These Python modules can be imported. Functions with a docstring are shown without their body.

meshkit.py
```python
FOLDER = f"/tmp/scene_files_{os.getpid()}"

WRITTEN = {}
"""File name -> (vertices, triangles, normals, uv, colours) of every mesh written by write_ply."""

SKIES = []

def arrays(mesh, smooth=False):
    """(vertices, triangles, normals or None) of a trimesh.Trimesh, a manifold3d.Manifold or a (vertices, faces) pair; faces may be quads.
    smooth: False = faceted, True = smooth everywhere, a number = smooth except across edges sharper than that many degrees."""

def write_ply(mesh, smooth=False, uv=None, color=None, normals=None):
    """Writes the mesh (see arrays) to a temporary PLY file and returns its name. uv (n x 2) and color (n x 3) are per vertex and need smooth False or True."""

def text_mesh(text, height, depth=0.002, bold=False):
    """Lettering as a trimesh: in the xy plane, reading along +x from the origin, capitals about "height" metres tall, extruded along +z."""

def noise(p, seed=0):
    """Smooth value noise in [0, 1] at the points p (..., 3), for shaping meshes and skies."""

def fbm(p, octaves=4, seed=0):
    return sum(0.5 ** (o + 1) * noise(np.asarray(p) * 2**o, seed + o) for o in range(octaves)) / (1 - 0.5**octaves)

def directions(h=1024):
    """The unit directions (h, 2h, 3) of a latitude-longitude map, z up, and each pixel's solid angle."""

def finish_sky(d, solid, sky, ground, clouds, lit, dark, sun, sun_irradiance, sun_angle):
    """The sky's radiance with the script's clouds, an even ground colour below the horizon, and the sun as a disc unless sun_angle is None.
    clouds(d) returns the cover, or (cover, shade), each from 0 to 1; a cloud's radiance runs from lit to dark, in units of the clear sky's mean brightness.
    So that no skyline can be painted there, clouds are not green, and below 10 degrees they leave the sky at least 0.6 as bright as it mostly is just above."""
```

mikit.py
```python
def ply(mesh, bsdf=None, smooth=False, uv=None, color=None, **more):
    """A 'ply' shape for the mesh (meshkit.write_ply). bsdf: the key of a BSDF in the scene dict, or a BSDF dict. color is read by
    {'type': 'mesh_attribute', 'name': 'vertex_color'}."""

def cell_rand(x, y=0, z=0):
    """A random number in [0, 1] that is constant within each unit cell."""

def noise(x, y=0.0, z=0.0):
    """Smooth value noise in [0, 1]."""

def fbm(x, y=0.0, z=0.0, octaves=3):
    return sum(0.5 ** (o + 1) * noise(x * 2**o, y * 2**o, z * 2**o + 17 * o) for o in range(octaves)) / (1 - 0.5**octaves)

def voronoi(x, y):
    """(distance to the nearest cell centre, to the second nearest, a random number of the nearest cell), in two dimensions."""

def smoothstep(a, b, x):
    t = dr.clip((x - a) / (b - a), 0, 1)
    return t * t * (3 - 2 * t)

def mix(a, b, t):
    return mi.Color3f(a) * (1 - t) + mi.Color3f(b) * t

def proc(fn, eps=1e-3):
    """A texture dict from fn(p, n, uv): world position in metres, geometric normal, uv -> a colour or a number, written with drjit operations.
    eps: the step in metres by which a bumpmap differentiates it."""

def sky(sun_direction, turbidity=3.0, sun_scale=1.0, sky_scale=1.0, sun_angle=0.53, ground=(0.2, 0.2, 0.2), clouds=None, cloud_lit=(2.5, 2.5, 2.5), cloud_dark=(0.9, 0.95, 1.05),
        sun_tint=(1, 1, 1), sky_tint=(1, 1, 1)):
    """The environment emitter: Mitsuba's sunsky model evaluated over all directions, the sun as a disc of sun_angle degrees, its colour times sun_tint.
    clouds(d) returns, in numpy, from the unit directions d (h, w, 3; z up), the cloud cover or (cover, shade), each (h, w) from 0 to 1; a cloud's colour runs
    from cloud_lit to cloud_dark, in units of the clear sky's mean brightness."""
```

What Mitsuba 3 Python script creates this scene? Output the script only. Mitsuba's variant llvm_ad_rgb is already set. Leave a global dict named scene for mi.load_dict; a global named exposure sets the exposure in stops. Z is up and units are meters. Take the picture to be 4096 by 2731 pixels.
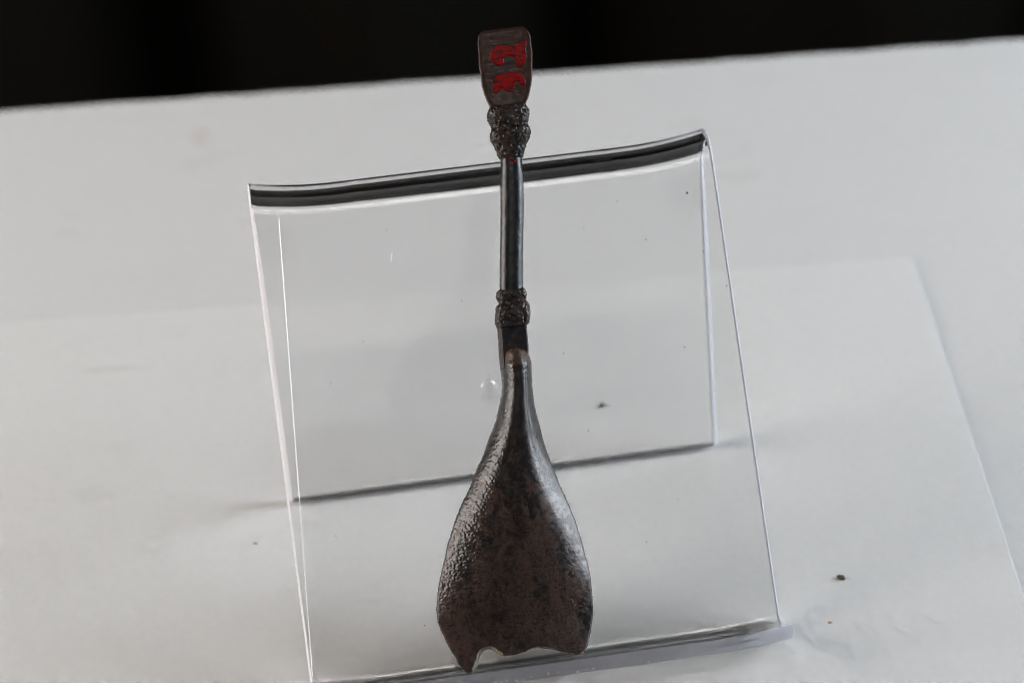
import math
import numpy as np
import trimesh
import shapely
import shapely.geometry as sg
import drjit as dr
import mitsuba as mi
import mikit
import meshkit
from mikit import noise, fbm, smoothstep, mix, cell_rand
from scipy.spatial import Delaunay, cKDTree
from scipy.ndimage import gaussian_filter1d

T = mi.ScalarTransform4f
rng = np.random.default_rng(7)
scene, labels = {"type": "scene"}, {}
exposure = 0.05

# ---------------------------------------------------------------- camera and light (metres; the top of the white paper is z = 0)
EYE = np.array([0.0, 0.0, 0.37069])
FWD = np.array([0.0, 0.7951157, -0.6064578])
UP = np.array([0.0565663, 0.6054867, 0.7938426])
scene["camera"] = {
    "type": "thinlens", "fov_axis": "x", "fov": math.degrees(2 * math.atan(2048 / 9870.56)),
    "to_world": T().look_at(origin=EYE.tolist(), target=(EYE + FWD).tolist(), up=UP.tolist()),
    "aperture_radius": 0.0042, "focus_distance": 0.519, "near_clip": 0.01, "far_clip": 20.0,
}
LAMP_LEFT = dict(at=(-0.82, 0.43, 0.33), size=0.52, power=7.4, tint=(1.08, 1.0, 0.94))
LAMP_RIGHT = dict(at=(0.84, 0.54, 0.33), size=0.44, power=12.2, tint=(0.92, 1.0, 1.09))
LAMP_CEILING = dict(at=(0.10, -0.60, 2.00), power=14.0, tint=(1.04, 1.0, 0.93))
AIM = (0.0, 0.43, 0.03)


def add(key, mesh, bsdf, smooth=False, uv=None, color=None, **more):
    scene[key] = mikit.ply(mesh, bsdf, smooth=smooth, uv=uv, color=color, **more)


def box(x0, x1, y0, y1, z0, z1):
    b = trimesh.creation.box((x1 - x0, y1 - y0, z1 - z0))
    b.apply_translation(((x0 + x1) / 2, (y0 + y1) / 2, (z0 + z1) / 2))
    return b


def frame_to(at, target):
    z = np.array(target, float) - np.array(at, float)
    z /= np.linalg.norm(z)
    x = np.cross(z, [0, 0, 1.0])
    x /= np.linalg.norm(x)
    m = np.eye(4)
    m[:3, 0], m[:3, 1], m[:3, 2], m[:3, 3] = x, np.cross(z, x), z, at
    return m


# ---------------------------------------------------------------- materials
def srgb(r, g, b):
    f = lambda c: c / 12.92 if c <= 0.04045 else ((c + 0.055) / 1.055) ** 2.4
    return [f(r / 255), f(g / 255), f(b / 255)]


def white_colour(base, seed):
    def fn(p, n, uv):
        a = fbm(p.x * 14 + seed, p.y * 14, p.z * 14, 4)
        g = fbm(p.x * 900 + seed, p.y * 900, 3.0, 2)
        dirt = smoothstep(0.66, 0.80, fbm(p.x * 60 + seed * 3, p.y * 110, 1.0, 4)) * smoothstep(0.50, 0.62, a)
        c = mi.Color3f(base) * (0.985 + 0.03 * (a - 0.5) + 0.04 * (g - 0.5))
        c = mix(c, mi.Color3f(0.50, 0.48, 0.44), 0.12 * dirt)
        # two faint marks: a rubbed pink smear and a brownish scuff
        d1 = dr.sqrt(dr.square((p.x + 0.085) / 0.0042) + dr.square((p.y - 0.5905) / 0.0065)) + 0.9 * (fbm(p.x * 300, p.y * 300, 2.0, 3) - 0.5)
        d2 = dr.sqrt(dr.square((p.x + 0.0985) / 0.010) + dr.square((p.y - 0.484) / 0.0016)) + 1.2 * (fbm(p.x * 260, p.y * 400, 5.0, 3) - 0.5)
        c = mix(c, mi.Color3f(0.66, 0.54, 0.53), 0.4 * (1 - smoothstep(0.35, 1.0, d1)))
        c = mix(c, mi.Color3f(0.52, 0.47, 0.45), 0.22 * (1 - smoothstep(0.35, 1.0, d2)))
        return c
    return fn


def lumps(scale, stretch, seed):
    return lambda p, n, uv: fbm((p.x * 0.8 + p.y * 0.6) * scale + seed, (p.y * 0.8 - p.x * 0.6) * scale * stretch, 0.0, 2)


def white_bsdf(base, seed, height, scale):
    return {"type": "bumpmap", "arbitrary": mikit.proc(lumps(scale, 0.75, seed), eps=1e-4), "scale": height,
            "bsdf": {"type": "principled", "base_color": mikit.proc(white_colour(base, seed)), "roughness": 0.75, "specular": 0.25}}


scene["white_paint"] = white_bsdf((0.735, 0.735, 0.728), 3.0, 0.00012, 950.0)
scene["white_paper"] = white_bsdf((0.775, 0.775, 0.765), 9.0, 0.00017, 800.0)
scene["black_cloth"] = {"type": "twosided", "bsdf": {"type": "diffuse", "reflectance": mikit.proc(
    lambda p, n, uv: mix((0.0075, 0.0068, 0.0058), (0.012, 0.0105, 0.009), fbm(p.x * 9, p.y * 3, p.z * 2, 3)))}}
scene["dark_floor"] = {"type": "diffuse", "reflectance": {"type": "rgb", "value": [0.008, 0.0075, 0.007]}}
scene["clear_acrylic"] = {"type": "dielectric", "int_ior": 1.491, "ext_ior": 1.0}
scene["sawn_acrylic"] = {"type": "principledthin", "base_color": {"type": "rgb", "value": [0.97, 0.97, 1.0]}, "roughness": 0.16, "spec_trans": 0.0, "diff_trans": 0.4, "eta": 1.491}
scene["frosted_acrylic"] = {"type": "principledthin", "base_color": {"type": "rgb", "value": [0.95, 0.95, 1.0]}, "roughness": 0.35, "spec_trans": 0.06, "diff_trans": 0.8, "eta": 1.491}
scene["polished_acrylic"] = {"type": "principledthin", "base_color": {"type": "rgb", "value": [0.78, 0.78, 0.82]}, "roughness": 0.12, "spec_trans": 0.62, "diff_trans": 1.2, "eta": 1.491}
scene["glassy_white"] = {"type": "principled", "base_color": {"type": "rgb", "value": [0.86, 0.86, 0.88]}, "roughness": 0.12, "specular": 0.8}
scene["score_white"] = {"type": "twosided", "bsdf": {"type": "principled", "base_color": {"type": "rgb", "value": [0.90, 0.90, 0.93]}, "roughness": 0.2, "specular": 0.8}}
scene["dust_grey"] = {"type": "twosided", "bsdf": {"type": "diffuse", "reflectance": {"type": "rgb", "value": [0.16, 0.165, 0.15]}}}
scene["crumb_olive"] = {"type": "diffuse", "reflectance": mikit.proc(
    lambda p, n, uv: mix((0.17, 0.17, 0.125), (0.07, 0.07, 0.055), fbm(p.x * 2500, p.y * 2500, p.z * 2500, 2)))}
scene["crumb_orange"] = {"type": "diffuse", "reflectance": {"type": "rgb", "value": [0.62, 0.45, 0.33]}}
scene["lamp_black"] = {"type": "twosided", "bsdf": {"type": "roughplastic", "diffuse_reflectance": {"type": "rgb", "value": [0.02, 0.02, 0.02]}, "alpha": 0.3}}


# bronze: patches of brown, purple brown and blue black patina, uv in millimetres on the spoon
def bronze(brown, dark, share, pit, seed, crown=None):
    def fn(p, n, uv):
        x, y = uv.x, uv.y
        a = fbm(x * 0.33 + seed, y * 0.16, p.z * 40, 4)
        b = fbm(x * 1.4 + seed, y * 1.1, seed, 4)
        s = noise(x * 1.1 + seed * 2, y * 7.0, 4.0)
        t = smoothstep(-0.16, 0.16, a * 0.65 + b * 0.35 + 0.10 * (s - 0.5) - (1 - share))
        if crown is not None:      # the upper part of the bowl kept its black patina, brown shows there only in patches
            t = t * smoothstep(0.40, 0.60, fbm(x * 0.7, y * 0.35, 3.0, 4) + 0.34 * dr.clip((crown - y) / 14, -1, 1))
        c = mix(dark, brown, t)
        c = mix(c, mi.Color3f(0.045, 0.025, 0.017), 0.45 * smoothstep(0.64, 0.74, fbm(x * 0.9 + seed * 5, y * 0.9, 8.0, 4)))
        if crown is not None:      # black crust in a pitted patch at the lower right
            e = dr.sqrt(dr.square((x - 10.2) / 3.2) + dr.square((y - 6.5) / 5.0)) + 1.6 * (fbm(x * 0.9, y * 0.9, 9.0, 4) - 0.5)
            c = mix(c, mi.Color3f(0.009, 0.010, 0.009), 0.9 * (1 - smoothstep(0.75, 0.95, e)) * smoothstep(0.38, 0.52, fbm(x * 2.2, y * 2.2, 4.0, 3)))
        c = c * (0.75 + 0.5 * fbm(x * 5 + seed, y * 5, 2.0, 2))
        return mix(c, mi.Color3f(0.008, 0.007, 0.007), pit * smoothstep(0.60, 0.72, fbm(x * 2.6 + seed, y * 2.6, 6.0, 3)))
    return fn


def bronze_rough(low, high, seed):
    return lambda p, n, uv: low + (high - low) * smoothstep(0.35, 0.65, fbm(uv.x * 1.2 + seed, uv.y * 1.2, 1.0, 4))


def bronze_bsdf(brown, dark, share, pit, seed, low, high, height, scale, stretch=1.0, gloss=0.65, crown=None):
    bump = lambda p, n, uv: fbm(uv.x * scale + seed, uv.y * scale * stretch, 0.0, 3)
    return {"type": "bumpmap", "arbitrary": mikit.proc(bump, eps=5e-5), "scale": height, "bsdf": {
        "type": "principled", "base_color": mikit.proc(bronze(brown, dark, share, pit, seed, crown)),
        "roughness": mikit.proc(bronze_rough(low, high, seed)), "specular": gloss}}


PURPLE, BROWN, INK = (0.058, 0.037, 0.031), (0.042, 0.021, 0.016), (0.008, 0.010, 0.013)
scene["bronze_flat"] = bronze_bsdf(BROWN, (0.016, 0.013, 0.013), 0.62, 0.35, 1.0, 0.22, 0.34, 0.00002, 2.2, 3.0, gloss=0.15)
scene["bronze_crust"] = bronze_bsdf((0.038, 0.023, 0.016), (0.010, 0.009, 0.009), 0.5, 0.9, 5.0, 0.20, 0.42, 0.00016, 2.4, gloss=0.35)
scene["bronze_stem"] = bronze_bsdf((0.013, 0.012, 0.0125), INK, 0.36, 0.3, 11.0, 0.26, 0.36, 0.000012, 1.6, gloss=0.42)
scene["bronze_neck"] = bronze_bsdf((0.027, 0.020, 0.018), (0.012, 0.011, 0.011), 0.55, 0.5, 29.0, 0.28, 0.42, 0.00004, 2.2, gloss=0.25)
scene["bronze_rust"] = bronze_bsdf((0.060, 0.034, 0.020), (0.026, 0.017, 0.012), 0.6, 0.7, 23.0, 0.35, 0.55, 0.00010, 2.0, gloss=0.25)
scene["bronze_bowl"] = bronze_bsdf(PURPLE, (0.018, 0.015, 0.0145), 0.56, 0.6, 17.0, 0.20, 0.34, 0.000010, 3.2, gloss=0.42, crown=34.0)
scene["fresh_break"] = {"type": "principled", "roughness": 0.7, "base_color": mikit.proc(
    lambda p, n, uv: mix((0.10, 0.095, 0.065), (0.26, 0.25, 0.18), fbm(uv.x * 3, uv.y * 3, 1.0, 3)))}
scene["red_paint"] = {"type": "principled", "roughness": 0.2, "specular": 0.1, "base_color": mikit.proc(
    lambda p, n, uv: mix((0.26, 0.002, 0.0025), (0.055, 0.008, 0.007), smoothstep(0.48, 0.66, fbm(uv.x * 1.0, uv.y * 4.0, 2.0, 3))))}

# ---------------------------------------------------------------- lamps (outside the picture)
scene["lamp_stand_metal"] = {"type": "roughconductor", "material": "Al", "alpha": 0.3}


def softbox(key, at, size, power, tint, label):
    m = frame_to(at, AIM)
    s = size / 2
    face = trimesh.Trimesh([(-s, -s, 0), (s, -s, 0), (s, s, 0), (-s, s, 0)], [(0, 1, 2), (0, 2, 3)], process=False)
    face.apply_transform(m)
    add(key + "__diffuser", face, "lamp_black", emitter={"type": "area", "radiance": {"type": "rgb", "value": [power * t for t in tint]}})
    a, b, d = s + 0.006, 0.06, -0.22
    v = [(-a, -a, 0.01), (a, -a, 0.01), (a, a, 0.01), (-a, a, 0.01), (-b, -b, d), (b, -b, d), (b, b, d), (-b, b, d)]
    f = []
    for k in range(4):
        f += [(k, (k + 1) % 4, 4 + (k + 1) % 4), (k, 4 + (k + 1) % 4, 4 + k)]
    f += [(4, 5, 6), (4, 6, 7)]
    sh = trimesh.Trimesh(v, f, process=False)
    sh.apply_transform(m)
    add(key + "__shell", sh, "lamp_black")
    c = m[:3, 3] - m[:3, 2] * 0.23
    pole = trimesh.creation.cylinder(0.012, segment=[(c[0], c[1], c[2]), (c[0], c[1], -0.76)], sections=16)
    add(key + "__pole", pole, "lamp_stand_metal", smooth=40)
    labels[key] = {"label": label, "category": "lamp"}


softbox("softbox_lamp", label="square softbox lamp on a pole at the left of the table", **LAMP_LEFT)
softbox("softbox_lamp_001", label="square softbox lamp on a pole at the right of the table", **LAMP_RIGHT)
cx, cy, cz = LAMP_CEILING["at"]
add("ceiling_lamp__housing", box(cx - 0.65, cx + 0.65, cy - 0.17, cy + 0.17, cz + 0.03, cz + 0.09), "lamp_black")
for k, dy in enumerate((-0.05, 0.0, 0.09)):
    tube = trimesh.creation.cylinder(0.017, segment=[(cx - 0.6, cy + dy, cz), (cx + 0.6, cy + dy, cz)], sections=20)
    add("ceiling_lamp__tube" + ("_%03d" % k if k else ""), tube, "lamp_black",
        emitter={"type": "area", "radiance": {"type": "rgb", "value": [LAMP_CEILING["power"] * t for t in LAMP_CEILING["tint"]]}})
labels["ceiling_lamp"] = {"label": "ceiling lamp with three bare tubes above the front of the table", "category": "lamp"}

# ---------------------------------------------------------------- setting
yaw_t = 0.0266
et, nt = np.array([math.cos(yaw_t), math.sin(yaw_t)]), np.array([-math.sin(yaw_t), math.cos(yaw_t)])


def sheet_on_table(x0, x1, y0, y1, top, thick, origin, ragged=0.0, bevel=0.0015):
    """A rounded-edged slab whose outline runs along the table's directions."""
    nx = 160
    s = np.linspace(x0, x1, nx)
    rag = ragged * (meshkit.fbm(np.stack([s * 160, s * 0, s * 0], -1), 3, seed=4) - 0.5)
    ring = [(x, y0) for x in s] + [(x, y1 + r) for x, r in zip(s[::-1], rag[::-1])]
    P = np.array(ring)
    cen = P.mean(0)
    rings = []
    for inset, z in ((0, -thick), (0, -bevel), (bevel * 0.3, -bevel * 0.3), (bevel, 0)):
        Q = P.copy()
        Q[:, 0] -= np.sign(P[:, 0] - cen[0]) * inset * (np.isclose(P[:, 0], x0) | np.isclose(P[:, 0], x1))
        Q[:, 1] -= np.sign(P[:, 1] - cen[1]) * inset
        W = np.array(origin) + Q[:, :1] * et + Q[:, 1:] * nt
        rings.append(np.column_stack([W, np.full(len(W), top + z)]))
    n = len(P)
    v = np.vstack(rings)
    f = []
    for k in range(3):
        for i in range(n):
            j = (i + 1) % n
            f += [(k * n + i, k * n + j, (k + 1) * n + j), (k * n + i, (k + 1) * n + j, (k + 1) * n + i)]
    for base, flip in ((3 * n, False), (0, True)):
        for i in range(nx - 1):
            a, b, c, d = base + i, base + i + 1, base + n - 2 - i, base + n - 1 - i
            t = [(a, b, c), (a, c, d)]
            f += [x[::-1] for x in t] if flip else t
    return trimesh.Trimesh(v, f, process=False)


tab = sheet_on_table(-0.75, 0.75, -0.80, 0.1058, -0.0009, 0.030, (0.1037, 0.5123), ragged=0.0016, bevel=0.0022)
add("table", tab, "white_paint", smooth=30)
labels["table"] = {"label": "white painted table top ending against black darkness", "kind": "structure"}
pap = sheet_on_table(-0.420, 0.0, -0.297, 0.0, 0.0, 0.0009, (0.1037, 0.5123), ragged=0.0004, bevel=0.0004)
add("paper", pap, "white_paper", smooth=30)
labels["paper"] = {"label": "sheet of textured white paper lying on the table under the clear easel", "category": "paper"}

fl = trimesh.Trimesh([(-4, -3, -0.76), (4, -3, -0.76), (4, 2.2, -0.76), (-4, 2.2, -0.76)], [(0, 1, 2), (0, 2, 3)], process=False)
add("floor", fl, "dark_floor")
labels["floor"] = {"label": "dark floor behind the table", "kind": "structure"}
xs, zs = np.linspace(-1.6, 1.6, 640), np.linspace(-0.755, 1.3, 30)
X, Z = np.meshgrid(xs, zs)
Y = 1.05 + 0.035 * np.sin(X * 21 + 2.2 * np.sin(X * 4.3)) + 0.018 * np.sin(X * 47 + 1.0) + 0.02 * (meshkit.fbm(np.stack([X * 6, X * 0, Z * 1.2], -1), 3) - 0.5)
vv = np.stack([X, Y, Z], -1).reshape(-1, 3)
i, j = np.meshgrid(np.arange(len(zs) - 1), np.arange(len(xs) - 1), indexing="ij")
q = (i * len(xs) + j).ravel()
ff = np.stack([q, q + 1, q + len(xs) + 1, q + len(xs)], 1)
add("curtain", (vv, ff), "black_cloth", smooth=True)
labels["curtain"] = {"label": "black cloth hanging in soft folds in the dark behind the table", "category": "curtain"}

# ---------------------------------------------------------------- the leaning face: u across, v up the slope, w towards the viewer (mm)
O = np.array([0.0037973, 0.3738665, 0.003])
EX = np.array([0.9931204, 0.1170975, 0.0])
EV = np.array([-0.0790681, 0.6705878, 0.7376044])
EW = np.array([0.0863716, -0.7325300, 0.6752332])


def face(P):
    P = np.asarray(P, float)
    return O + (P[..., 0:1] * EX + P[..., 1:2] * EV + P[..., 2:3] * EW) * 1e-3


# ---------------------------------------------------------------- display easel: one bent acrylic sheet, 3 mm thick
TH, RO, VB = 2.8, 7.5, 98.3          # thickness, outer radius of the top bend, where it starts
LIP, RI, V0 = 14.0, 2.3, 0.4          # lip depth, inner radius of the fold
# centre line of the profile in (v, w); its left-hand normal is on the viewer's side all along
rc = RO - TH / 2
pts, tag = [], []
c2 = np.array([V0, RI])
for w_ in np.linspace(LIP, RI, 8)[:-1]:
    pts.append((V0 - RI - TH / 2, w_)); tag.append("lip")
for a in np.radians(np.linspace(180, 270, 16)):
    pts.append(tuple(c2 + (RI + TH / 2) * np.array([math.cos(a), math.sin(a)]))); tag.append("lip")
for v_ in np.linspace(V0, VB, 40)[1:-1]:
    pts.append((v_, -TH / 2)); tag.append("front_panel")
c1 = np.array([VB, -RO])
lean = math.atan2(0.6752, 0.7376)      # direction of straight down in (v, w)
down = np.array([-0.7376, -0.6752])    # (v, w) of world down
horiz = np.array([0.6752, -0.7376])    # (v, w) of the way back
foot_back = 62.0
best = None
for turn in np.linspace(90, 178, 353):
    a = math.radians(90 - turn)
    p = c1 + rc * np.array([math.cos(a), math.sin(a)])
    t = np.array([math.sin(a), -math.cos(a)])
    zc = -(p @ down) + 3.0             # height above the paper
    L_ = zc / (t @ down) if t @ down > 0 else 1e9
    e = p + t * L_
    err = abs(e @ horiz - foot_back)
    if best is None or err < best[0]:
        best = (err, turn, L_, e)
_, TURN, LBACK, FOOT = best
angs = np.radians(np.linspace(90, 90 - TURN, 44))
for a in angs:
    pts.append(tuple(c1 + rc * np.array([math.cos(a), math.sin(a)]))); tag.append("top_bend")
pe = np.array(pts[-1]); te = (FOOT - pe) / np.linalg.norm(FOOT - pe)
LBACK = np.linalg.norm(FOOT - pe) - 1.0
for s_ in np.linspace(0, LBACK, 30)[1:]:
    pts.append(tuple(pe + te * s_)); tag.append("back_panel")
pts = np.array(pts)
tan = np.gradient(pts, axis=0)
tan /= np.linalg.norm(tan, axis=1, keepdims=True)
nrm = np.stack([-tan[:, 1], tan[:, 0]], 1)     # towards the viewer on the front panel
if nrm[40] @ np.array([0, 1.0]) < 0:
    nrm = -nrm
side_a, side_b = pts + nrm * TH / 2, pts - nrm * TH / 2
# the two cut ends lie square to the sheet, their corners broken by 0.15 mm
bev = 0.15
ring = list(side_a) + list(side_b[::-1])
rtag = tag + tag[::-1]
ring, nring = np.array(ring), len(ring)
bevs = np.array([{"front_panel": 0.32, "top_bend": 0.35, "back_panel": 1.1, "lip": 0.2}[t] for t in tag])
bevs = gaussian_filter1d(bevs, 3)
bring = np.concatenate([bevs, bevs[::-1]])
bleft = np.maximum(bring, 0.42)        # the left edge was filed a little wider
inset_left = np.vstack([side_a - nrm * bleft[:len(pts), None], (side_b + nrm * bleft[:len(pts), None])[::-1]])
inset = np.vstack([side_a - nrm * bevs[:, None], (side_b + nrm * bevs[:, None])[::-1]])
HALF = 50.2
us = np.concatenate([[-HALF], -HALF + np.array([bev]), np.linspace(-HALF + 1.8, -28, 22), np.linspace(-24, 24, 13), np.linspace(28, HALF - 1.8, 22), [HALF - bev], [HALF]])


def bent(u, P, shift=None):
    """Flare of the heat-bent zones towards the ends, and the slight ripple left by the bending."""
    v, w = P[:, 0].copy(), P[:, 1].copy()
    end = np.clip((abs(u) - 31) / 19.2, 0, 1) ** 2.0
    top = np.clip((v - 90) / 10, 0, 1) ** 2 * (3 - 2 * np.clip((v - 90) / 10, 0, 1))
    low = np.clip((6 - v) / 6, 0, 1) * 0.9
    rip = 0.04 * (meshkit.noise(np.stack([u / 60 + 0 * v, v / 1.1, w / 1.1], -1), 3) - 0.5) * np.maximum(top, low)
    return np.column_stack([np.full(len(v), u) if shift is None else u - np.sign(u) * shift, v + 1.9 * end * top + 1.2 * end * low + rip, w - 0.08 * end * top + rip])


V, F, S = [], [], []
n2_ = len(pts)
for k, u in enumerate(us):
    V.append(bent(u, inset_left if k == 0 else inset) if k in (0, len(us) - 1) else bent(np.sign(u) * HALF, ring, bleft if k == 1 else bring) if k in (1, len(us) - 2) else bent(u, ring))
V = np.vstack(V)
for k in range(len(us) - 1):
    for i in range(nring):
        j = (i + 1) % nring
        a, b, c, d = k * nring + i, k * nring + j, (k + 1) * nring + j, (k + 1) * nring + i
        F += [(a, b, c), (a, c, d)]
        sawn = {n2_ - 1: "foot_edge", nring - 1: "lip_edge"}.get(i)
        S += ["cut_left" if k == 0 else "cut_right" if k == len(us) - 2 else sawn or rtag[i]] * 2
n2 = len(pts)
for k, flip in ((0, True), (len(us) - 1, False)):
    for i in range(n2 - 1):
        a, b, c, d = k * nring + i, k * nring + i + 1, k * nring + nring - 2 - i, k * nring + nring - 1 - i
        t = [(a, b, c), (a, c, d)]
        F += [x[::-1] for x in t] if flip else t
        S += ["cut_left" if k == 0 else "cut_right"] * 2
F, S = np.array(F), np.array(S)
sheet = trimesh.Trimesh(face(V), F, process=False)
if sheet.volume < 0:
    F = F[:, ::-1]
# normals: smooth within each of the faces of the sheet, sharp at its corners
fn_ = np.cross(face(V)[F[:, 1]] - face(V)[F[:, 0]], face(V)[F[:, 2]] - face(V)[F[:, 0]])
area = np.linalg.norm(fn_, axis=1, keepdims=True)
unit = fn_ / area
corner_n = np.zeros((len(F), 3, 3))
byv = [[] for _ in range(len(V))]
for fi, t in enumerate(F):
    for x in t:
        byv[x].append(fi)
for fi, t in enumerate(F):
    for c_, x in enumerate(t):
        nb = np.array(byv[x])
        if S[fi] == "cut_left":        # a rounded edge
            ok = nb[(unit[nb] @ unit[fi] > math.cos(math.radians(60))) & (S[nb] == "cut_left")]
        else:
            ok = nb[(unit[nb] @ unit[fi] > math.cos(math.radians(24)))]
        m = fn_[ok].sum(0)
        corner_n[fi, c_] = m / np.linalg.norm(m)
WV = face(V)
EASEL = (("front_panel", "front_panel", "clear_acrylic"), ("top_bend", "top_bend", "clear_acrylic"), ("back_panel", "back_panel", "clear_acrylic"),
         ("lip", "lip", "clear_acrylic"), ("cut_left", "cut_edge", "sawn_acrylic"), ("cut_right", "cut_edge_001", "frosted_acrylic"),
         ("lip_edge", "lip__cut_edge", "polished_acrylic"), ("foot_edge", "back_panel__cut_edge", "sawn_acrylic"))
for which, part, mat in EASEL:
    sel = np.where(S == which)[0]
    pv = WV[F[sel]].reshape(-1, 3)
    pn = corner_n[sel].reshape(-1, 3)
    path = meshkit.write_ply((pv, np.arange(len(pv)).reshape(-1, 3)), normals=pn)
    scene["display_easel__" + part] = {"type": "ply", "filename": path, "face_normals": False, "bsdf": {"type": "ref", "id": mat}}
labels["display_easel"] = {"label": "clear acrylic display easel of one bent sheet standing on the white paper", "category": "display stand"}
labels["display_easel__lip"] = {"label": "upturned front lip with tiny bubbles along its cut edge"}


def blob(center, r, seed, squash=(1, 1, 1), sub=2):
    s = trimesh.creation.icosphere(subdivisions=sub, radius=1.0)
    d = 0.7 + 0.6 * meshkit.noise(s.vertices * 1.7 + 20 * seed, seed)
    s.vertices = s.vertices * d[:, None] * np.array(squash) * r + np.array(center)
    return s


# a straight score in the front face, from the bend's left part to the lower left corner
def score(a, b, width, key, n=40):
    s = np.linspace(0, 1, n)
    cu = a[0] + (b[0] - a[0]) * s + 0.03 * (meshkit.noise(np.stack([s * 30, s * 0, s * 0], -1), 5) - 0.5)
    cv = a[1] + (b[1] - a[1]) * s
    lo, hi = 0.02, 0.02 + width * 0.55
    P = np.vstack([np.column_stack([cu - width / 2, cv, np.full(n, lo)]), np.column_stack([cu, cv, np.full(n, hi)]), np.column_stack([cu + width / 2, cv, np.full(n, lo)])])
    f = []
    for k in range(2):
        for i in range(n - 1):
            f += [(k * n + i, k * n + n + i, k * n + n + i + 1), (k * n + i, k * n + n + i + 1, k * n + i + 1)]
    m = trimesh.Trimesh(face(P), f, process=False)
    if key is None:
        return m
    add(key, m, "score_white")


score((-44.35, 98.2), (-49.6, 1.6), 0.18, "display_easel__front_panel__score_line")

scr = []
for u, v in [(-18, 97), (2.5, 98), (33, 95), (36, 97), (-22, 86), (-31, 74), (17, 69), (27, 83), (-12, 20), (24, 30), (31, 33), (10, 90), (-38, 24), (40, 52), (19, 37)]:
    a_, l_ = rng.uniform(-0.9, 0.9) + (math.pi / 2 if rng.random() < 0.5 else 0.4), rng.uniform(0.8, 3.2)
    e_ = (u + l_ * math.cos(a_), min(v + l_ * math.sin(a_), 98.2))
    scr.append(score((u, min(v, 98.0)), e_, rng.uniform(0.04, 0.09), None, 8))
add("display_easel__front_panel__scratch", trimesh.util.concatenate(scr), "score_white")
labels["display_easel__front_panel__scratch"] = {"kind": "stuff"}

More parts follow.
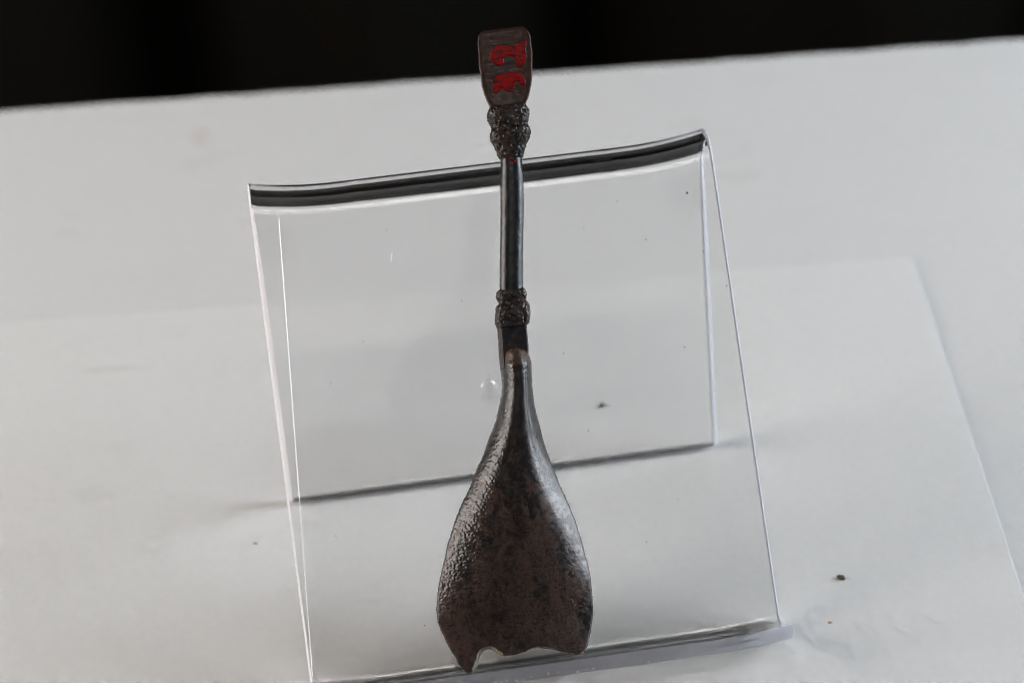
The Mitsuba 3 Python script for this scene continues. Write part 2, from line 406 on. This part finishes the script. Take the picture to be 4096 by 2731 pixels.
bub = []
u = -49.0
while u < 49.3:
    u += rng.uniform(1.0, 3.0) * (1.8 if 27 < u < 44 else 1.0)
    r = rng.uniform(0.12, 0.20)
    end = max(0, (abs(u) - 31) / 19.2) ** 2 * 1.08
    v = V0 - RI - TH + 0.25 + rng.exponential(0.30) + end
    b = trimesh.creation.icosphere(subdivisions=2, radius=r)
    b.vertices = b.vertices + np.array([min(u, 49.6), min(v, V0 - RI - 0.8), LIP + 0.1 * r])
    b.vertices = face(b.vertices)
    bub.append(b)
add("display_easel__lip__bubble", trimesh.util.concatenate(bub), "glassy_white", smooth=True)
labels["display_easel__lip__bubble"] = {"label": "tiny air bubbles along the cut edge", "kind": "stuff"}

dust = []
for u, v, r in [(43.4, 95.3 - 1.5, 0.28), (49.0, 72.0, 0.2), (-8, 76, 0.1), (12, 62, 0.12), (20, 88, 0.1), (-30, 70, 0.1), (-22, 96, 0.12), (33, 84, 0.12), (38, 60, 0.15), (-38, 62, 0.1), (15, 45, 0.12), (-41, 30, 0.15), (24, 20, 0.12), (-25, 9, 0.14), (32, 28, 0.1), (45, 80, 0.14), (28, 96, 0.1)]:
    b = blob((0, 0, 0), r, int(abs(u * 7 + v)), (1, 0.8, 0.35), 1)
    b.vertices = face(b.vertices + np.array([u, min(v, 93.0), 0.10]))
    dust.append(b)
add("display_easel__front_panel__dust_speck", trimesh.util.concatenate(dust), "dust_grey", smooth=True)
labels["display_easel__front_panel__dust_speck"] = {"kind": "stuff"}
b = blob((0, 0, 0), 0.7, 12, (1.1, 0.8, 0.6))
b.vertices = face(np.zeros((1, 3)))[0] + (b.vertices @ np.array([EX, [-0.1171, 0.9931, 0], [0, 0, 1.0]]) + 0) * 1e-3 + np.array([0.0165, 0.0855, -0.0030 + 0.0003])
add("fluff", b, "dust_grey", smooth=True)
labels["fluff"] = {"label": "small grey ball of fluff on the paper behind the clear easel", "category": "fluff"}

g_ = trimesh.creation.icosphere(subdivisions=4, radius=1.0)
g_.vertices = g_.vertices * np.array([2.0, 0.7, 3.6]) * (1 + 0.10 * (meshkit.noise(g_.vertices * 1.3 + 4, 2) - 0.5))[:, None]
bp = np.array([-1.9, pe[0] + te[0] * 0.72 * LBACK, pe[1] + te[1] * 0.72 * LBACK])
nb = np.array([0, nrm[-5][0], nrm[-5][1]])
gv = g_.vertices
gp = bp + gv[:, :1] * np.array([1.0, 0, 0]) + gv[:, 2:] * np.array([0, te[0], te[1]]) + gv[:, 1:2] * nb + nb * (TH / 2 + 0.95)
add("display_easel__back_panel__glue_drop", trimesh.Trimesh(face(gp), g_.faces, process=False), "clear_acrylic", smooth=True)

# crumbs lying on the paper
cr = blob((0, 0, 0), 1.0, 31, (1.15, 0.75, 0.5))
R = trimesh.transformations.rotation_matrix(math.radians(-32), (0, 0, 1))
cr.apply_transform(R); cr.apply_scale(0.0008); cr.apply_translation((0.0687, 0.3943, 0.0004))
add("crumb", cr, "crumb_olive", smooth=True)
labels["crumb"] = {"label": "dark olive crumb on the paper to the right of the easel's lip", "category": "crumb"}
for k, (x, y, s, lab) in enumerate([(0.0645, 0.3808, 0.00045, "tiny orange crumb on the paper just right of the easel's lip end"), (-0.0603, 0.4165, 0.0004, "tiny orange crumb on the paper left of the easel's left edge")]):
    b = blob((0, 0, 0), 1.0, 40 + k, (1.2, 0.7, 0.5), 1)
    b.apply_scale(s); b.apply_translation((x, y, s * 0.3))
    add("crumb_%03d" % (k + 1), b, "crumb_orange", smooth=True)
    labels["crumb_%03d" % (k + 1)] = {"label": lab, "category": "crumb"}

# ---------------------------------------------------------------- the spoon
def edge(pairs):
    a = np.array(pairs, float)
    a = a[np.argsort(a[:, 1])]
    return lambda v: np.interp(v, a[:, 1], a[:, 0])


def loft(key, L, R, v0, v1, step, wc, depth, power, bsdf, rough=0.0, grain=1.0, twist=0.0, seed=0, n=96, taper=(0.35, 0.35), smooth_edge=0.6, detail=0.0, open_end=False):
    """A body between two outline curves: superellipse sections of half depth depth(v) about w = wc(v), displaced by noise."""
    vs = np.arange(v0, v1 + 1e-6, step)
    l, r = gaussian_filter1d(L(vs), smooth_edge / step, mode="nearest"), gaussian_filter1d(R(vs), smooth_edge / step, mode="nearest")
    th = np.linspace(0, 2 * np.pi, n, endpoint=False)
    rows = []
    for v, a, b in zip(vs, l, r):
        d0, d1 = v - v0, v1 - v
        end = 1.0
        for d, t in ((d0, taper[0]), (d1, taper[1])):
            if t > 0 and d < t:
                end = min(end, math.sqrt(max(1 - (1 - d / t) ** 2, 0.02)))
        cu, hu, hw = (a + b) / 2, (b - a) / 2, depth(v) * end
        hu = hu - (1 - end) * min(taper[0], hu * 0.4)
        e = 2.0 / power
        cx_, sy_ = np.sign(np.cos(th)) * abs(np.cos(th)) ** e * hu, np.sign(np.sin(th)) * abs(np.sin(th)) ** e * hw
        ct, st = math.cos(twist), math.sin(twist)
        rows.append(np.column_stack([cu + cx_ * ct + sy_ * st, np.full(n, v), wc(v) - cx_ * st + sy_ * ct]))
    m = len(vs)
    P = np.vstack(rows + [[(l[0] + r[0]) / 2, v0, wc(v0)], [(l[-1] + r[-1]) / 2, v1, wc(v1)]])
    f = []
    for i in range(m - 1):
        for j in range(n):
            k = (j + 1) % n
            f += [(i * n + j, (i + 1) * n + k, i * n + k), (i * n + j, (i + 1) * n + j, (i + 1) * n + k)]
    for j in range(n):
        k = (j + 1) % n
        f += [(m * n, j, k), (m * n + 1, (m - 1) * n + k, (m - 1) * n + j)]
    M = trimesh.Trimesh(P, f, process=False)
    N = meshkit.arrays(M, True)[2]
    if M.volume < 0:
        f = [t[::-1] for t in f]
        N = -N
    if rough:
        d = rough * (meshkit.fbm(P * grain + seed, 4, seed) - 0.5) * 2
        pit = np.clip(meshkit.noise(P * grain * 1.7 + 5, seed + 3) - 0.62, 0, 1) * -rough * 3.0
        P = P + N * (d + pit)[:, None]
    if detail:
        P = P + N * (detail * (meshkit.fbm(P * np.array([0.5, 2.5, 0.5]) + seed, 3, seed + 9) - 0.5) * 2)[:, None]
    uv = np.column_stack([P[:, 0] + 0.7 * P[:, 2], P[:, 1]])
    add(key, trimesh.Trimesh(face(P), f, process=False), bsdf, smooth=True, uv=uv)
    return P, N


SP = "spoon__"
labels["spoon"] = {"label": "dark corroded bronze spoon with a broken bowl tip, leaning on the clear easel", "category": "spoon"}
const = lambda x: (lambda v: x)

# handle end: a flat paddle
pl = [(4.0, 132.75), (3.3, 132.2), (2.75, 131.6), (2.5, 130.6), (2.4, 129.7), (2.3, 127.6), (2.1, 125.3), (2.2, 123.4), (2.1, 120.9), (2.4, 119.0), (2.8, 117.3), (3.3, 116.0), (3.6, 114.8)]
pr = [(12.4, 132.75), (13.3, 131.9), (13.85, 130.9), (14.0, 130.0), (13.85, 128.3), (13.9, 126.8), (13.3, 122.9), (13.0, 120.9), (12.4, 118.9), (11.8, 117.3), (10.9, 115.9), (10.5, 114.8)]
PD = lambda v: 1.0 + 0.35 * max(0, (119 - v) / 4)
loft(SP + "handle_end", edge(pl), edge(pr), 114.8, 132.6, 0.2, const(3.3), PD, 5.5, "bronze_flat", rough=0.05, grain=0.7, seed=2, n=120, taper=(0.3, 0.8), smooth_edge=0.25, detail=0.018)
labels[SP + "handle_end"] = {"label": "flat brown handle end with red painted marks"}
ul = [(3.3, 116.2), (2.8, 115.4), (2.4, 114.4), (2.4, 113.2), (2.9, 112.0), (3.05, 111.3), (2.5, 110.4), (2.35, 109.6), (2.5, 108.4), (3.0, 107.6), (3.4, 106.6), (3.6, 105.4), (4.1, 104.4)]
ur = [(10.7, 115.8), (11.35, 114.6), (11.4, 113.4), (10.95, 112.0), (10.6, 111.2), (11.1, 110.6), (11.15, 109.6), (10.6, 108.3), (9.7, 107.0), (9.2, 105.7), (8.7, 104.4)]
UL, UR = edge(ul), edge(ur)
loft(SP + "collar", UL, UR, 104.4, 116.2, 0.16, const(3.2), lambda v: 0.42 * (UR(v) - UL(v)), 2.7, "bronze_crust", rough=0.42, grain=1.15, seed=5, n=130, taper=(0.4, 0.7), smooth_edge=0.18)
labels[SP + "collar"] = {"label": "lumpy black double collar below the handle end"}
sl = [(4.15, 105.5), (4.0, 104.2), (3.4, 100.4), (2.6, 94.3), (1.7, 88.2), (1.0, 83.6), (0.0, 76.7), (-0.1, 75.5)]
sr = [(8.7, 105.5), (8.6, 104.1), (8.45, 101.3), (7.6, 93.7), (6.6, 87.6), (5.7, 81.5), (5.0, 76.3), (4.9, 75.5)]
SD = lambda v: 2.15
loft(SP + "stem", edge(sl), edge(sr), 75.5, 105.5, 0.18, const(2.6), SD, 2.1, "bronze_stem", rough=0.03, grain=0.8, seed=8, n=96, smooth_edge=1.5, detail=0.006)
labels[SP + "stem"] = {"label": "smooth blue-black round stem between the collars"}
ll = [(-0.3, 77.0), (-0.7, 76.4), (-0.85, 75.1), (-0.45, 74.3), (-0.5, 74.0), (-1.2, 73.4), (-1.6, 71.5), (-1.8, 70.0), (-1.5, 68.9), (-1.2, 68.5)]
lr = [(4.9, 77.0), (5.3, 76.4), (5.6, 75.2), (5.3, 74.3), (5.2, 74.0), (5.7, 73.2), (5.8, 71.3), (5.4, 69.6), (4.8, 68.8), (4.4, 68.5)]
LL, LR = edge(ll), edge(lr)
loft(SP + "collar_001", LL, LR, 68.5, 77.0, 0.16, const(2.6), lambda v: 0.36 * (LR(v) - LL(v)), 3.4, "bronze_crust", rough=0.30, grain=1.4, seed=13, n=120, taper=(0.6, 0.5), smooth_edge=0.15, twist=0.10)
labels[SP + "collar_001"] = {"label": "pitted square collar in the middle of the handle"}
nl = [(-1.3, 69.5), (-1.45, 66.0), (-1.7, 63.9), (-1.85, 60.0)]
nr = [(4.6, 69.5), (4.45, 66.2), (4.2, 62.9), (4.1, 60.0)]
loft(SP + "neck", edge(nl), edge(nr), 60.0, 69.3, 0.18, const(2.2), const(1.75), 9.0, "bronze_neck", rough=0.06, grain=0.8, seed=17, n=96, taper=(0.2, 0.2), twist=0.20, detail=0.03)

# bowl: convex leaf-shaped shell with a broken lower edge
bl = [(-1.05, 63.2), (-1.45, 61.6), (-1.9, 60.2), (-1.9, 58.3), (-2.2, 55.4), (-3.2, 52.6), (-4.4, 49.3), (-6.0, 46.6), (-7.6, 43.5), (-10.1, 39.4), (-12.1, 35.8), (-14.4, 32.3), (-16.1, 29.1), (-17.8, 25.5), (-19.3, 21.4), (-20.6, 18.2), (-21.5, 15.0), (-22.1, 12.2), (-22.2, 9.8), (-21.8, 7.4), (-20.9, 4.6)]
bb = [(-20.2, 2.8), (-19.4, 1.2), (-19.2, 0.2), (-18.7, -0.6), (-17.7, -1.85), (-16.7, -1.95), (-16.1, -1.8), (-15.4, -1.0), (-14.9, 0.0), (-14.5, 1.1), (-13.9, 1.9), (-13.2, 2.25), (-12.5, 2.3), (-11.7, 2.0), (-11.0, 1.2), (-10.4, 0.75), (-9.8, 0.5), (-8.6, 0.38), (-7.4, 0.42), (-6.0, 0.55), (-5.1, 0.7), (-4.2, 1.0), (-3.2, 1.2), (-2.3, 1.15), (-1.0, 0.85), (0.4, 0.5), (1.9, -0.1), (3.2, -0.65), (4.2, -1.0), (5.5, -1.5), (7.0, -1.5)]
br = [(7.6, -0.9), (8.2, -0.1), (9.3, 2.6), (10.2, 5.6), (10.5, 6.8), (10.85, 10.0), (11.05, 13.9), (10.9, 16.8), (10.6, 19.3), (10.2, 22.7), (9.5, 26.6), (8.6, 30.2), (7.2, 34.7), (6.3, 38.7), (5.4, 42.2), (4.7, 47.7), (4.2, 51.1), (4.1, 54.1), (4.4, 58.0), (4.75, 60.8), (4.6, 62.1), (3.9, 63.1)]
arch = [(3.0, 63.7), (1.6, 64.0), (0.3, 63.95), (-0.6, 63.6)]
outline = np.array(bl + bb + br + arch)
poly = sg.Polygon(outline)
# finely sampled rim, roughened by corrosion (more on the left flank)
ring_ = poly.exterior
m = int(ring_.length / 0.2)
rim = np.array([ring_.interpolate(d).coords[0] for d in np.arange(m) * ring_.length / m])
rim = gaussian_filter1d(rim, 1.2, axis=0, mode="wrap")
out_n = np.roll(rim, -1, 0) - np.roll(rim, 1, 0)
out_n = np.column_stack([out_n[:, 1], -out_n[:, 0]])
out_n /= np.linalg.norm(out_n, axis=1, keepdims=True)
if sg.Polygon(rim + out_n * 0.1).area < sg.Polygon(rim).area:
    out_n = -out_n
k3 = lambda q: np.column_stack([q, np.zeros(len(q))])
amp = np.where((rim[:, 0] < -2) & (rim[:, 1] > 3), 0.30, 0.14)
rim = rim + out_n * (amp * (meshkit.fbm(k3(rim) * 1.5, 3, 2) - 0.5))[:, None]
poly = sg.Polygon(rim)
g = 0.16
gu, gv = np.meshgrid(np.arange(-23, 12, g), np.arange(-3, 65, g * 0.9))
gu = gu + (np.arange(gu.shape[0]) % 2)[:, None] * g / 2
G = np.column_stack([gu.ravel(), gv.ravel()])
inside = shapely.contains_xy(poly.buffer(-0.11), G[:, 0], G[:, 1])
Q = np.vstack([rim, G[inside]])
nr_ = len(rim)
tri = Delaunay(Q).simplices
cent = Q[tri].mean(1)
tri = tri[shapely.contains_xy(poly, cent[:, 0], cent[:, 1])]
area2 = np.cross(Q[tri[:, 1]] - Q[tri[:, 0]], Q[tri[:, 2]] - Q[tri[:, 0]])
tri[area2 < 0] = tri[area2 < 0][:, ::-1]
tree = cKDTree(rim)
dist, near = tree.query(Q)
dist[:nr_] = 0
BL, BR = edge(bl + [(-20.9, -3)]), edge(br + [(8.5, -3)])
vq, uq = Q[:, 1], Q[:, 0]
l_, r_ = BL(np.clip(vq, -3, 63)), BR(np.clip(vq, -3, 63))
wide = gaussian_filter1d(BL(np.arange(-6, 70, 0.25)), 8), gaussian_filter1d(BR(np.arange(-6, 70, 0.25)), 8)
l_ = np.interp(vq, np.arange(-6, 70, 0.25), wide[0]); r_ = np.interp(vq, np.arange(-6, 70, 0.25), wide[1])
x = np.clip((uq - (l_ + r_) / 2) / ((r_ - l_) / 2), -1.05, 1.05)
half = (r_ - l_) / 2
peak = np.interp(vq, [-3, 7, 20, 35, 50, 62, 64.2], [4.5, 5.1, 6.3, 6.8, 6.9, 6.9, 6.2])
foot = np.interp(vq, [-3, 7, 18, 45, 54, 64], [2.6, 2.2, 1.3, 1.3, 2.9, 3.3])
arched = peak - (peak - foot) * np.abs(x) ** np.interp(vq, [0, 25, 50], [2.5, 2.5, 2.3])
front = arched.copy()
# rounded rim along the sides and the arched root; broken edge along the foot
brk = (rim[:, 1] < 4.2) & (rim[:, 0] > -20.6) & (rim[:, 0] < 7.4)
side = ~brk[near]
rr = np.interp(vq, [0, 40, 58, 64], [0.25, 0.3, 0.5, 1.1])
fall = np.clip(1 - dist / rr, 0, 1)
front = front - side * rr * (1 - np.sqrt(np.clip(1 - fall ** 2, 0, 1)))
notch = (rim[:, 0] > -16.4) & (rim[:, 0] < -10.0)
pale_rim = brk & (rim[:, 0] > -16.4)
pale_w = np.where(notch, np.where(rim[:, 0] < -14.8, 0.75, 0.70), 0.24) + 0.30 * (meshkit.noise(k3(rim) * 1.3, 8) - 0.5)
pale = pale_rim[near] & (dist < pale_w[near])
front = front - np.where(pale, 1.1 * (1 - dist / np.maximum(pale_w[near], 1e-3)), 0)
# corrosion
P3 = np.column_stack([uq, vq, front])
granular = np.clip((-x - 0.30) / 0.25, 0, 1) * np.clip((vq - 8) / 8, 0, 1) * (0.6 + 0.8 * meshkit.noise(P3 * 0.25, 3))
grain_n = meshkit.fbm(np.column_stack([uq * 2.7, vq * 3.0, 0 * uq]) + 3, 3, 6) - 0.5
front = front + granular * 0.30 * grain_n
front = front + 0.010 * (meshkit.fbm(P3 * 0.8, 4, 9) - 0.5)
tool = meshkit.noise(np.column_stack([uq * 0.35, vq * 3.2, 0 * uq]), 12) - 0.5
front = front + 0.012 * tool * np.clip(1 - granular, 0, 1)
pitmask = np.exp(-(((uq - 7) / 3.4) ** 2 + ((vq - 6.5) / 5.0) ** 2)) + 0.75 * np.exp(-(((uq + 4) / 9) ** 2 + ((vq - 6) / 6) ** 2)) + 0.6 * np.exp(-(((uq - 4) / 4) ** 2 + ((vq - 17) / 6) ** 2)) + 0.03
pits = np.clip(meshkit.fbm(np.column_stack([uq * 2.3, vq * 2.1, 0 * uq]) + 40, 3, 15) - 0.52, 0, 1)
front = front - 0.28 * pits * np.clip(pitmask, 0, 1)
crust = np.exp(-((vq - 60.5) / 2.6) ** 2) * np.clip((np.abs(x) - 0.2) * 3, 0, 1)
front = front + 0.55 * crust * (meshkit.fbm(P3 * 1.3 + 9, 3, 21) - 0.45)
thick = np.interp(vq, [-3, 10, 45, 55, 64], [1.1, 1.2, 1.6, 4.0, 4.6])
back = np.maximum(arched - thick, 0.25 + 0 * vq)
back = np.minimum(back, front - 0.15)
nq = len(Q)
A = np.column_stack([Q, front])
B = np.column_stack([Q - np.vstack([out_n * 0.0, np.zeros((nq - nr_, 2))]), back])
Vb = np.vstack([A, B])
walls = []
order = np.arange(nr_)
ccw = sg.Polygon(rim).exterior.is_ccw
for i in range(nr_):
    j = (i + 1) % nr_
    a, b = (i, j) if ccw else (j, i)
    walls += [(a, nq + a, nq + b), (a, nq + b, b)]
walls = np.array(walls)
top_f, bot_f = tri, tri[:, ::-1] + nq
pale_v = pale
pale_f = pale_v[top_f].sum(1) >= 2
wall_break = pale_rim[np.minimum(walls.min(1), nr_ - 1)]
uvb = np.column_stack([Vb[:, 0], Vb[:, 1] + 0.5 * (np.arange(2 * nq) >= nq)])


def piece(key, faces, bsdf):
    used, inv = np.unique(faces, return_inverse=True)
    f = inv.reshape(-1, 3)
    add(key, trimesh.Trimesh(face(Vb[used]), f, process=False), bsdf, smooth=True, uv=uvb[used])


root_f = Q[top_f].mean(1)[:, 1] + 1.2 * (meshkit.noise(k3(Q[top_f].mean(1)) * 1.1, 5) - 0.5) > 60.6
piece(SP + "bowl", np.vstack([top_f[~pale_f & ~root_f], bot_f, walls[~wall_break]]), "bronze_bowl")
piece(SP + "bowl__shoulder", top_f[root_f], "bronze_rust")
labels[SP + "bowl__shoulder"] = {"label": "rust brown rounded shoulder where the bowl meets the neck"}
labels[SP + "bowl"] = {"label": "dark brown leaf-shaped bowl, pitted and broken along its foot"}
piece(SP + "bowl__broken_edge", np.vstack([top_f[pale_f], walls[wall_break]]), "fresh_break")
labels[SP + "bowl__broken_edge"] = {"label": "pale greenish broken edge in the notch at the bowl's foot"}

# red painted marks on the handle end, a thin coat following the metal
W_END = 3.3 + 1.0


def coat(key, ring2, w):
    p = sg.Polygon(ring2).buffer(0.12).buffer(-0.12)
    q = np.array([p.exterior.interpolate(d).coords[0] for d in np.arange(0, p.length, 0.12)])
    q = gaussian_filter1d(q, 1.6, axis=0, mode="wrap")
    q = q + 0.10 * (np.column_stack([meshkit.noise(k3(q) * 2.2, 3), meshkit.noise(k3(q) * 2.2, 4)]) - 0.5)
    p = sg.Polygon(q)
    lo, hi = q.min(0), q.max(0)
    gx, gy = np.meshgrid(np.arange(lo[0], hi[0], 0.16), np.arange(lo[1], hi[1], 0.16))
    G_ = np.column_stack([gx.ravel(), gy.ravel()])
    G_ = G_[shapely.contains_xy(p.buffer(-0.08), G_[:, 0], G_[:, 1])]
    A_ = np.vstack([q, G_])
    t = Delaunay(A_).simplices
    t = t[shapely.contains_xy(p, *A_[t].mean(1).T)]
    ar = np.cross(A_[t[:, 1]] - A_[t[:, 0]], A_[t[:, 2]] - A_[t[:, 0]])
    t[ar < 0] = t[ar < 0][:, ::-1]
    hgt = w(A_) if callable(w) else np.full(len(A_), w)
    hgt = hgt + np.where(np.arange(len(A_)) < len(q), -0.12, 0.0)
    add(key, trimesh.Trimesh(face(np.column_stack([A_, hgt])), t, process=False), "red_paint", smooth=True, uv=A_)


redA = [(4.7, 127.5), (5.3, 128.2), (6.4, 128.9), (7.9, 129.1), (9.1, 128.7), (9.8, 128.3), (10.6, 129.0), (11.7, 129.4), (12.7, 129.5), (12.8, 128.7), (12.5, 127.6), (12.5, 126.6), (12.3, 125.6), (11.7, 124.2), (11.1, 123.7), (10.1, 123.7), (9.6, 124.1), (10.0, 125.2), (9.6, 126.1), (8.8, 126.5), (8.0, 126.4), (7.4, 126.0), (7.4, 125.3), (7.0, 124.5), (6.0, 124.4), (5.1, 125.4), (4.7, 126.3)]
redB = [(4.4, 121.6), (5.1, 122.3), (6.0, 122.7), (7.2, 122.6), (7.9, 123.0), (9.2, 123.0), (10.3, 122.5), (11.1, 121.7), (11.5, 120.6), (11.3, 119.5), (10.6, 119.7), (10.0, 120.6), (9.4, 120.8), (9.0, 119.9), (8.7, 119.1), (7.7, 118.5), (6.9, 119.0), (6.3, 119.8), (5.9, 119.1), (5.2, 118.6), (4.5, 118.6), (4.0, 119.3), (4.5, 120.4), (4.8, 120.9)]
coat(SP + "handle_end__painted_mark", redA, W_END + 0.13)
coat(SP + "handle_end__painted_mark_001", redB, lambda q: W_END + 0.13 + 0.35 * np.clip((119 - q[:, 1]) / 4, 0, 1))
labels[SP + "handle_end__painted_mark"] = {"label": "upper red painted mark, open at the bottom"}
labels[SP + "handle_end__painted_mark_001"] = {"label": "lower red painted mark with two feet"}
coat(SP + "stem__paint_spot", [(5.5, 104.5), (6.3, 104.2), (7.0, 103.8), (7.1, 103.3), (6.3, 103.6), (5.6, 104.0)], lambda q: 2.6 + 2.15 * np.sqrt(np.clip(1 - ((q[:, 0] - 6.3) / 2.3) ** 2, 0.05, 1)) + 0.12)
labels[SP + "stem__paint_spot"] = {"label": "small red paint spot at the top of the stem"}
